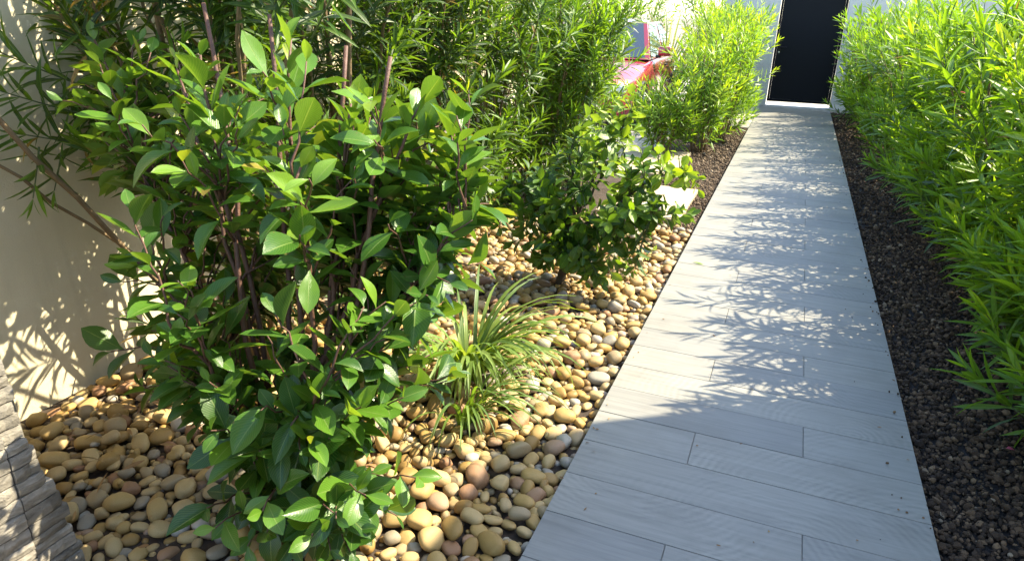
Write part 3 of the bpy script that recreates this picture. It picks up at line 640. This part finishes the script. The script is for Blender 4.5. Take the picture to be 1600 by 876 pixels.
# ------------------------------------------------------------------ oleanders
def oleander(base, H, Rd, nst, seed, label, group, tint=.45, lean=(0, 0), low=0, lo=False, Lr=(.10, .155), nsh=(3, 6), skew=1.0, stemmat='tan_stem', flowers=(), start=.30, space=.034, extra=(), canes=()):
    r = np.random.default_rng(seed); base = np.array([*base, -.06]); LV = Leaves()
    root = empty('oleander_bush', tuple(base)); tag(root, label, 'bush', group); inv = Matrix.Translation(-Vector(root.location))
    tw = MB()
    def shoot(p0, d, L, tnt, curve=.12):
        p1 = p0 + d*L + np.array([0, 0, curve*L]); P = bez(p0, p1, p0 + d*L*.5 - np.array([0, 0, curve*L*.2]), 6); tw.tube(P, np.linspace(.0038, .0020, 6), 4 if lo else 5, False)
        leafy(LV, P, r, .12, space, 3, (22, 72), Lr, .135, tnt, up=.25, tipt=.28, droop=.15)
    for i in range(nst):
        th = 2*np.pi*(i + r.uniform(-.3, .3))/nst; rr = Rd*r.uniform(.35, 1.0)
        b0 = base + np.array([math.cos(th)*.12*r.uniform(.3, 1), math.sin(th)*.12*r.uniform(.3, 1)*skew, 0])
        h = H*r.uniform(.78, 1.0)*(1 - .12*(rr/Rd)**2); tp = base + np.array([math.cos(th)*rr + lean[0], math.sin(th)*rr*skew + lean[1], h])
        P = wobble(bez(b0, tp, b0 + np.array([math.cos(th)*rr*.25, math.sin(th)*rr*.25*skew, h*.55]), 11), .012, r)
        st = MB().tube(P, np.linspace(.013, .0045, 11)*r.uniform(.7, 1.25), 6).build('stem', M[stemmat], root, True); st.matrix_parent_inverse = inv
        leafy(LV, P[5:], r, .15, space, 3, (22, 72), Lr, .135, tint, up=.25, tipt=.28, droop=.15)
        for _ in range(r.integers(*nsh)):
            f = r.uniform(start, .92); p0 = along(P, np.array([f*np.linalg.norm(np.diff(P, axis=0), axis=1).sum()]))[0][0]
            t2 = th + r.normal(0, .9); d = norm(np.array([math.cos(t2), math.sin(t2)*1.0, r.uniform(.5, 1.7)])); shoot(p0, d, r.uniform(.25, .50), tint + r.normal(0, .13))
    for _ in range(low):
        th = r.uniform(0, 6.28); p0 = base + np.array([math.cos(th)*.14, math.sin(th)*.14*skew, r.uniform(.08, .5)]); d = norm(np.array([math.cos(th), math.sin(th), r.uniform(.15, .9)])); shoot(p0, d, r.uniform(.6, 1.0)*max(.3, Rd*.95), tint - .05 + r.normal(0, .08), .25)
    for (p0, p1, cr) in canes:
        p0, p1 = np.array(p0), np.array(p1); P = wobble(bez(p0, p1, (p0+p1)/2 + r.normal(0, .03, 3), 10), .007, r)
        st = MB().tube(P, np.linspace(cr, cr*.72, 10), 8).build('stem', M[stemmat], root, True); st.matrix_parent_inverse = inv
    for (p0, d, L) in extra: shoot(np.array(p0, float), norm(np.array(d, float)), L, tint + .1, .05)
    LV.done(); o = tw.build('twigs', M['green_stem'], root, True); o.matrix_parent_inverse = inv
    f = obj('foliage', LV.mesh('foliage', T_LANCE_LO if lo else T_LANCE, M['oleander_leaf']), root); f.matrix_parent_inverse = inv; f['kind'] = 'stuff'
    for (fx, fy, fz) in flowers:
        F = Leaves(); n = 5; a = np.arange(n)*2*np.pi/n + r.uniform(0, 6); d = np.stack([np.cos(a), np.sin(a), np.full(n, .55)], 1); nn = np.stack([-np.cos(a)*.5, -np.sin(a)*.5, np.ones(n)], 1)
        F.add(np.tile([fx, fy, fz], (n, 1)), d, nn, np.full(n, .026), np.full(n, .022), r.uniform(0, 1, n)); F.done()
        fo = obj('flower', F.mesh('flower', T_BROAD_LO, M['petal']), root); fo.matrix_parent_inverse = inv
    return root
ORD = ['nearest', 'second', 'third', 'fourth', 'fifth', 'sixth', 'seventh', 'eighth', 'ninth', 'tenth', 'eleventh', 'twelfth', 'thirteenth']
G1 = 'oleanders of the hedge right of the path'
ys = [2.75, 3.55, 4.35, 5.2, 6.05, 6.95, 7.85, 8.8, 9.8, 10.8, 11.85, 12.95]
for i, y in enumerate(ys):
    fl = {3: [(1.52, 5.05, 1.13)], 8: [(1.47, 9.75, 1.40)], 2: [(1.70, 4.4, 1.5)]}.get(i, [])
    lab = 'bright green oleander in the right hedge, ' + (('nearest to the camera') if i == 0 else ('right in front of the gate pillar') if i == len(ys)-1 else ORD[i] + ' from the camera')
    oleander(((1.99 if i < 5 else 1.98 if i < 7 else 1.86 if i < 9 else 1.66) + random.uniform(-.05, .05), y), (1.62, 1.64, 1.62, 1.66, 1.70, 1.76)[i] if i < 6 else random.uniform(1.76, 1.92), .62, 13 if i < 6 else 11, 500+i, lab, G1, tint=.54 + random.uniform(-.06, .06), low=40 if i < 5 else 24, extra=[((1.88, y + random.uniform(-.4, .4), random.uniform(1.15, 1.4)), (random.uniform(-.5, -.15), random.uniform(-.3, .3), 1), random.uniform(.36, .55)) for _ in range(2 if i < 6 else 4)] + [((1.80, y + random.uniform(-.45, .45), random.uniform(.02, .7)), (-.8, random.uniform(-.5, .5), random.uniform(.5, 1.3)), random.uniform(.26, .40)) for _ in range(12 if i < 6 else 8)], lo=i > 5, nsh=(4, 7), flowers=fl, Lr=(.15, .215) if i < 6 else (.15, .21), space=.045 if i < 6 else .050, start=.22)
G2 = 'oleanders along the cream garden wall'
left = [((-1.72, 2.25), 2.5, .55, 12, (-.1, -.15), .22), ((-1.75, 3.05), 2.4, .55, 12, (0, 0), .22), ((-1.70, 3.95), 2.3, .55, 12, (.05, 0), .25), ((-1.62, 4.85), 2.3, .55, 12, (.05, 0), .30), ((-1.42, 5.75), 2.1, .58, 14, (.08, 0), .40), ((-1.46, 6.6), 2.2, .54, 14, (.0, 0), .46)]
LBL = ['tall dark oleander against the cream wall, leftmost, its branches leaning out over the wall', 'dark oleander against the wall, just behind the big glossy shrub', 'dark oleander at the wall, third from the left', 'dense oleander behind the grass clump, fourth along the wall', 'oleander with sunlit leaves behind the small citrus tree', 'last oleander of the wall row, next to the red car']
CN = {0: [((-1.75, 2.2, -.06), (-1.60, 2.2, 1.75), .019), ((-1.70, 2.3, -.06), (-1.40, 2.1, 1.8), .015), ((-1.8, 2.2, -.06), (-2.02, 1.3, 1.55), .012), ((-1.85, 2.2, .2), (-2.1, 1.4, 1.15), .008), ((-1.72, 2.15, -.06), (-1.72, 2.0, 1.9), .014), ((-1.68, 2.3, .3), (-.95, 2.0, 1.95), .010), ((-1.7, 2.25, .5), (-1.15, 1.85, 1.9), .009)], 1: [((-1.7, 3.0, -.06), (-1.35, 2.75, 1.8), .017), ((-1.75, 3.1, -.06), (-1.62, 2.9, 1.9), .016)]}
for i, (b, h, rd, ns, ln, tn) in enumerate(left):
    ex = [((-1.55 + .07*k, 2.15 - .02*k, 1.45 + .05*(k % 4)), (.55, -.25 + .12*(k % 4), .5), .5) for k in range(9)] + [((-1.98, 1.72 - .08*k, 1.02 + .03*k), (-.1 + .1*k, -.35, -1), .16 + .04*k) for k in range(2)] + [((-1.95, 1.95, 1.0 + .1*k), (-.25, -1.0, .25 + .12*k), .45) for k in range(3)] if i == 0 else ()  # the overhead shoots, mostly above the view, are added to shade the wall
    oleander(b, h, rd, ns, 700+i, LBL[i], G2, tint=tn, lean=ln, low=8 if i < 3 else 22, nsh=(4, 7) if i < 2 else (5, 8), Lr=(.125, .18), start=.36 if i < 3 else .24, extra=ex, canes=CN.get(i, ()))
# leaning canes of the leftmost oleander are extra stems near the wall; arching ones added to shade it
G3 = 'oleanders of the far hedge left of the path'
far = [((-.84, 8.30), .78, .26), ((-.44, 8.75), 1.45, .32), ((-.34, 9.55), 1.7, .42), ((-.38, 10.45), 1.85, .48), ((-.46, 11.4), 1.95, .46), ((-.64, 12.4), 2.0, .42), ((-.74, 13.3), 2.0, .32)]
LB3 = ['low young oleander in front of the red car wheel, loosest of the far left hedge', 'oleander of the far left hedge right after the low young one', 'second oleander of the far left hedge', 'third oleander of the far left hedge', 'fourth oleander of the far left hedge', 'fifth oleander of the far left hedge', 'oleander of the far left hedge against the white gate pillar']
for i, (b, h, rd) in enumerate(far): oleander(b, h, rd, 12, 900+i, LB3[i], G3, tint=.68, low=30, lo=True, nsh=(4, 7), Lr=(.11, .16), space=.040, start=.2)
G4 = 'green bushes behind the driveway'
for i, (b, h) in enumerate([((-4.6, 9.5), 2.3), ((-4.4, 11.2), 2.4), ((-4.3, 13.2), 2.5), ((-2.6, 15.2), 2.4), ((-1.3, 15.3), 2.3)]):
    oleander(b, h, .8, 12, 950+i, ['bush behind the driveway, seen through gaps at far left', 'bush behind the driveway left of the red car', 'bush behind the driveway at the back left corner', 'bush right behind the red car', 'bush behind the far left hedge near the gate'][i], G4, tint=.55, low=8, lo=True, nsh=(4, 6), space=.055, Lr=(.14, .2))

# ------------------------------------------------------------------ strappy grass clump, blades one by one
def blade_mesh(L0, bend, tint, seed, w=.013, ns=9):
    r = np.random.default_rng(seed); a = math.radians(r.uniform(58, 82)); x = z = 0.0; V, U = [], []
    for i in range(ns):
        t = i/(ns-1); hw = w*.5*(1 if t < .5 else max(.05, 1-((t-.5)/.5)**1.6)); tw = .5*math.sin(seed)*t
        for u in (-1, 0, 1): V.append((x + (abs(u)*-.002)*math.sin(a), u*hw*math.cos(tw), z + abs(u)*.0025 + u*hw*math.sin(tw))); U.append((u*.5+.5, t))
        x += math.cos(a)*L0/(ns-1); z += math.sin(a)*L0/(ns-1); a -= bend/(ns-1)*(0.6 + .8*t)
    Q = [(i*3+j, i*3+j+1, (i+1)*3+j+1, (i+1)*3+j) for i in range(ns-1) for j in range(2)]
    return V, Q, U, tint
def grass_clump(name, loc, n, label, seed, L=(.28, .62), bias=0.0, spread=2.2, mat='grass_leaf', bend=(1.4, 2.9), rad=.07, w=.013, hi=0):
    root = empty(name, loc); tag(root, label, 'grass clump'); r = np.random.default_rng(seed); ms = []
    for k in range(14):
        V, Q, U, t = blade_mesh(1.0, r.uniform(*bend), r.random(), seed+k, w/.45); ms.append(mesh_np('blade', V, Q, uv=U, tint=np.full(len(V), t), mat=M[mat]))
    for i in range(n):
        o = obj('blade', ms[i % 14], root); a = bias + r.normal(0, spread*.5); rr = rad*r.random()**.5
        s = r.uniform(*L); o.location = (math.cos(a)*rr, math.sin(a)*rr, 0); o.rotation_euler = (0, 0, a + r.normal(0, .3)); o.scale = (s, .45, s)
    return root
grass_clump('strappy_grass', (-.66, 2.50, -.05), 160, 'arching yellow-green strappy grass clump between shrub and path', 61, L=(.26, .70), bias=-.45, spread=3.0, w=.019, bend=(1.6, 3.1))
grass_clump('strappy_grass', (-.52, 2.16, -.05), 40, 'smaller strappy grass clump at the foot of the big shrub, leaning to the path', 62, L=(.25, .55), bias=-.3, spread=1.6)
grass_clump('pale_ornamental_grass', (-1.7, 12.9, -.02), 130, 'tall pale arching ornamental grass behind the far left hedge', 63, L=(1.5, 2.2), bias=-1.2, spread=3.0, mat='pale_grass', bend=(.9, 1.9), rad=.15, w=.03)

# ------------------------------------------------------------------ small weed, ground lamp, fallen bits
def weed(loc, label, seed, n=9):
    r = np.random.default_rng(seed); root = empty('small_weed', loc); tag(root, label, 'weed'); LV = Leaves(); tw = MB(); b = np.array(loc)
    for i in range(n):
        th = r.uniform(0, 6.28); tip = b + np.array([math.cos(th)*.07, math.sin(th)*.07, r.uniform(.06, .13)]); P = bez(b, tip, b + np.array([0, 0, .06]), 5); tw.tube(P, .0015, 4)
        leafy(LV, P, r, .3, .016, 1, (40, 80), (.025, .04), .6, .8, up=.6)
    tw.build('twigs', M['green_stem'], root, True).matrix_parent_inverse = Matrix.Translation(-Vector(loc))
    f = obj('foliage', LV.done().mesh('foliage', T_BROAD_LO, M['citrus_leaf']), root); f.matrix_parent_inverse = Matrix.Translation(-Vector(loc)); f['kind'] = 'stuff'
weed((-.30, 4.10, -.03), 'small yellow-green weed in the pebbles right of the citrus tree', 81)
weed((-.22, 4.35, -.03), 'tiny yellow-green weed farther back, between citrus tree and beige slab', 82, 6)
lb = empty('garden_light', (-.36, 5.30, -.05)); tag(lb, 'small grey box-shaped garden light in front of the beige slab', 'garden light')
part('housing', MB().box(-.42, -.30, 5.25, 5.37, -.06, .10, .004), M['black_metal'], lb)
part('cap', MB().box(-.43, -.29, 5.24, 5.38, .102, .125, .004), M['grey_metal'], lb)

def one_leaf(name, p, d, n, L, W_, t, mat, label, cat, group=None, temp=T_BROAD_HI[1]):
    LV = Leaves(); LV.add(np.array([p]), np.array([d]), np.array([n]), np.array([L]), np.array([W_]), np.array([t])); LV.done()
    o = obj(name, LV.mesh(name, [temp], M[mat])); tag(o, label, cat, group)
one_leaf('fallen_leaf', (.10, 4.42, .006), (1, -.25, 0), (0, 0, 1), .075, .018, .9, 'oleander_leaf', 'single narrow leaf lying on the sunlit path', 'leaf', temp=T_LANCE[0])
one_leaf('fallen_petal', (1.55, 2.82, -.02), (1, .2, .1), (0, 0, 1), .03, .026, .9, 'petal', 'pink petal lying on the dark gravel', 'petal')
def litter():
    r = np.random.default_rng(77); LV = Leaves(); n = 150
    x = np.where(r.random(n) < .5, r.uniform(-2.15, -1.3, n), r.uniform(-1.4, -.5, n)); y = r.uniform(1.0, 4.6, n); a = r.uniform(0, 6.28, n)
    LV.add(np.stack([x, y, r.uniform(-.015, .012, n)], 1), np.stack([np.cos(a), np.sin(a), r.normal(0, .25, n)], 1), np.stack([r.normal(0, .3, n), r.normal(0, .3, n), np.ones(n)], 1), r.uniform(.04, .10, n), r.uniform(.010, .022, n), r.random(n)); LV.done()
    tag(obj('leaf_litter', LV.mesh('leaf_litter', T_LANCE, M['dry_leaf'])), 'dry brown leaves scattered among the pebbles', 'leaf litter', kind='stuff')
litter()
def grit():
    r = np.random.default_rng(78); LV = Leaves(); n = 70
    edge = r.random(n) < .6; x = np.where(edge, np.where(r.random(n) < .5, r.uniform(0, .06, n), r.uniform(1.13, 1.2, n)), r.uniform(.05, 1.15, n)); y = 1.2 + 9*r.random(n)**1.6; a = r.uniform(0, 6.28, n)
    LV.add(np.stack([x, y, np.full(n, .004)], 1), np.stack([np.cos(a), np.sin(a), r.normal(0, .1, n)], 1), np.stack([r.normal(0, .3, n), r.normal(0, .3, n), np.ones(n)], 1), r.uniform(.006, .022, n), r.uniform(.004, .008, n), r.random(n)); LV.done()
    tag(obj('path_grit', LV.mesh('path_grit', T_LANCE, M['dry_leaf'])), 'tiny dry specks and leaf bits on the path', 'debris', kind='stuff')
grit()

# ------------------------------------------------------------------ red car, parked facing the camera
def car(cx, yf, label):
    root = empty('parked_car', (cx, yf, -.028)); tag(root, label, 'car')
    W2 = .87
    def P(name, mb, mat, par=None, smooth=False): return mb.build(name, M[mat], par or root, smooth)
    # lower body: stations along length (y), half section from sill up over the shoulder
    st = [(0.0, .60, .30, .52, .58), (.08, .72, .24, .60, .68), (.35, .82, .20, .70, .77), (.9, .865, .19, .80, .86), (1.45, .87, .19, .88, .95), (2.2, .87, .19, .90, .97), (3.2, .87, .19, .93, .99), (3.8, .84, .22, .93, .98), (4.1, .76, .28, .85, .93), (4.18, .66, .36, .70, .80)]
    V, Q = [], []; nk = 9
    for (y, w_, zb_, zs, zt) in st:
        half = [(w_*.93, zb_), (w_, zb_+.10), (w_, zs-.12), (w_*.985, zs)]
        sec = [(-a, b) for a, b in half] + [(0, zt)] + [(a, b) for a, b in half[::-1]]
        sec[3] = (-w_*.96, zs + (zt-zs)*.3); sec[5] = (w_*.96, zs + (zt-zs)*.3)
        V += [(a, y, b) for a, b in sec]
    for i in range(len(st)-1): Q += [(i*nk+j, (i+1)*nk+j, (i+1)*nk+j+1, i*nk+j+1) for j in range(nk-1)]
    Tt = [(0, j, j+1) for j in range(1, nk-1)] + [((len(st)-1)*nk, (len(st)-1)*nk+j+1, (len(st)-1)*nk+j) for j in range(1, nk-1)]
    body = P('body', MB().add(V, Q, Tt), 'car_paint', smooth=True)
    # greenhouse frame
    yb0, yb1, yr0, yr1, wb, wr, zb0, zr = 1.40, 3.75, 2.10, 3.35, .80, .58, .93, 1.46
    def quad(a, b, c, d, off, inset):
        a, b, c, d = map(np.array, (a, b, c, d)); ctr = (a+b+c+d)/4; n = np.cross(b-a, d-a); n = n/np.linalg.norm(n); return [tuple(p + (ctr-p)*inset + n*off) for p in (a, b, c, d)]
    B = [(-wb, yb0, zb0), (wb, yb0, zb0), (wb, yb1, zb0), (-wb, yb1, zb0)]; T = [(-wr, yr0, zr), (wr, yr0, zr), (wr, yr1, zr), (-wr, yr1, zr)]
    P('roof', MB().add(B + T + [(0, (yr0+yr1)/2, zr+.05)], [(0, 1, 5, 4), (1, 2, 6, 5), (2, 3, 7, 6), (3, 0, 4, 7)], [(4, 5, 8), (5, 6, 8), (6, 7, 8), (7, 4, 8)]), 'car_paint')
    P('windscreen', MB().add(quad(B[0], B[1], T[1], T[0], .006, .09), [(0, 1, 2, 3)]), 'car_glass')
    P('rear_window', MB().add(quad(B[2], B[3], T[3], T[2], .006, .10), [(0, 1, 2, 3)]), 'car_glass')
    def lerp(a, b, t): return tuple(np.array(a)*(1-t) + np.array(b)*t)
    for s in (1, -1):
        b0, b1 = ((s*wb, yb0, zb0), (s*wb, yb1, zb0)); t0, t1 = ((s*wr, yr0, zr), (s*wr, yr1, zr))
        for f0, f1 in ((.03, .50), (.53, .95)):
            qd = [lerp(b0, b1, f0), lerp(b0, b1, f1), lerp(t0, t1, f1), lerp(t0, t1, f0)]
            if s < 0: qd = [qd[1], qd[0], qd[3], qd[2]]
            P('side_window', MB().add(quad(*qd, .006, .10), [(0, 1, 2, 3)]), 'car_glass')
        mr = MB(); mr.box(s*.98-.10, s*.98+.10, 1.62, 1.74, .98, 1.12, .03)
        mo = P('mirror', mr, 'car_paint', smooth=True); MB().box(s*.88-.04, s*.88+.04, 1.66, 1.71, .95, .99, .006).build('mirror_arm', M['plastic'], mo)
        MB().box(s*.98-.085, s*.98+.085, 1.742, 1.748, .995, 1.105).build('mirror_glass', M['lamp'], mo)
        hl = P('headlight', MB().box(s*.60-.17, s*.60+.17, .015, .22, .54, .665, .03), 'lamp', smooth=True)
        P('tail_light', MB().box(s*.60-.12, s*.60+.12, 4.06, 4.19, .66, .82, .02), 'car_paint')
        P('door_handle', MB().box(s*.885-.012, s*.885+.012, 2.35, 2.52, .80, .825, .005), 'plastic')
        P('door_seam', MB().box(s*.8705-.002, s*.8705+.002, 2.62, 2.628, .30, .88), 'plastic')
        for yw in (.80, 3.35):
            ar = MB(); th = np.linspace(0, math.pi, 15); ar.tube([(s*.865, yw+.345*math.cos(t), .30+.345*math.sin(t)) for t in th], .028, 6); P('wheel_arch', ar, 'plastic', smooth=True)
            wl_ = empty('wheel', (0, 0, 0)); wl_.parent = root
            prof = [(.20, -.09), (.27, -.105), (.305, -.08), (.31, 0), (.305, .08), (.27, .105), (.20, .09)]; k = 28; V = []
            for j in range(k):
                a = 2*math.pi*j/k; V += [(s*.80 + o_, yw + rr*math.cos(a), .31 + rr*math.sin(a)) for rr, o_ in prof]
            n = len(prof); ty = MB().add(V, [(j*n+i, j*n+i+1, ((j+1) % k)*n+i+1, ((j+1) % k)*n+i) for j in range(k) for i in range(n-1)]).build('tyre', M['tyre'], wl_, True)
            rm = MB(); xo = s*.885
            for j in range(5):
                a = 2*math.pi*j/5; rm.tube([(xo-.01*s, yw, .31), (xo, yw+.1*math.cos(a), .31+.1*math.sin(a)), (xo-.015*s, yw+.2*math.cos(a), .31+.2*math.sin(a))], [.04, .026, .03], 6)
            rm.tube([(s*.86, yw + .2*math.cos(a), .31 + .2*math.sin(a)) for a in np.linspace(0, 2*math.pi, 29)], .016, 6, False); rm.build('rim', M['rim'], wl_, True)
            dk = MB(); dk.add([(s*.80, yw, .31)] + [(s*.80, yw+.205*math.cos(a), .31+.205*math.sin(a)) for a in np.linspace(0, 2*math.pi, 25)], tris=[(0, i, i+1) for i in range(1, 25)]); dk.build('brake_disc', M['plastic'], wl_)
    P('grille', MB().box(-.42, .42, -.012, .03, .40, .53, .01), 'plastic'); P('bumper_intake', MB().box(-.5, .5, -.006, .06, .27, .36, .01), 'plastic')
    P('number_plate', MB().box(-.26, .26, -.022, -.013, .415, .515, .002), 'plate')
    P('wiper', MB().tube([(-.5, 1.44, .975), (.05, 1.62, 1.075)], .008, 5), 'plastic'); P('wiper', MB().tube([(.0, 1.42, .97), (.55, 1.60, 1.065)], .008, 5), 'plastic')
car(-2.38, 9.40, 'red car parked on the driveway behind the oleanders')
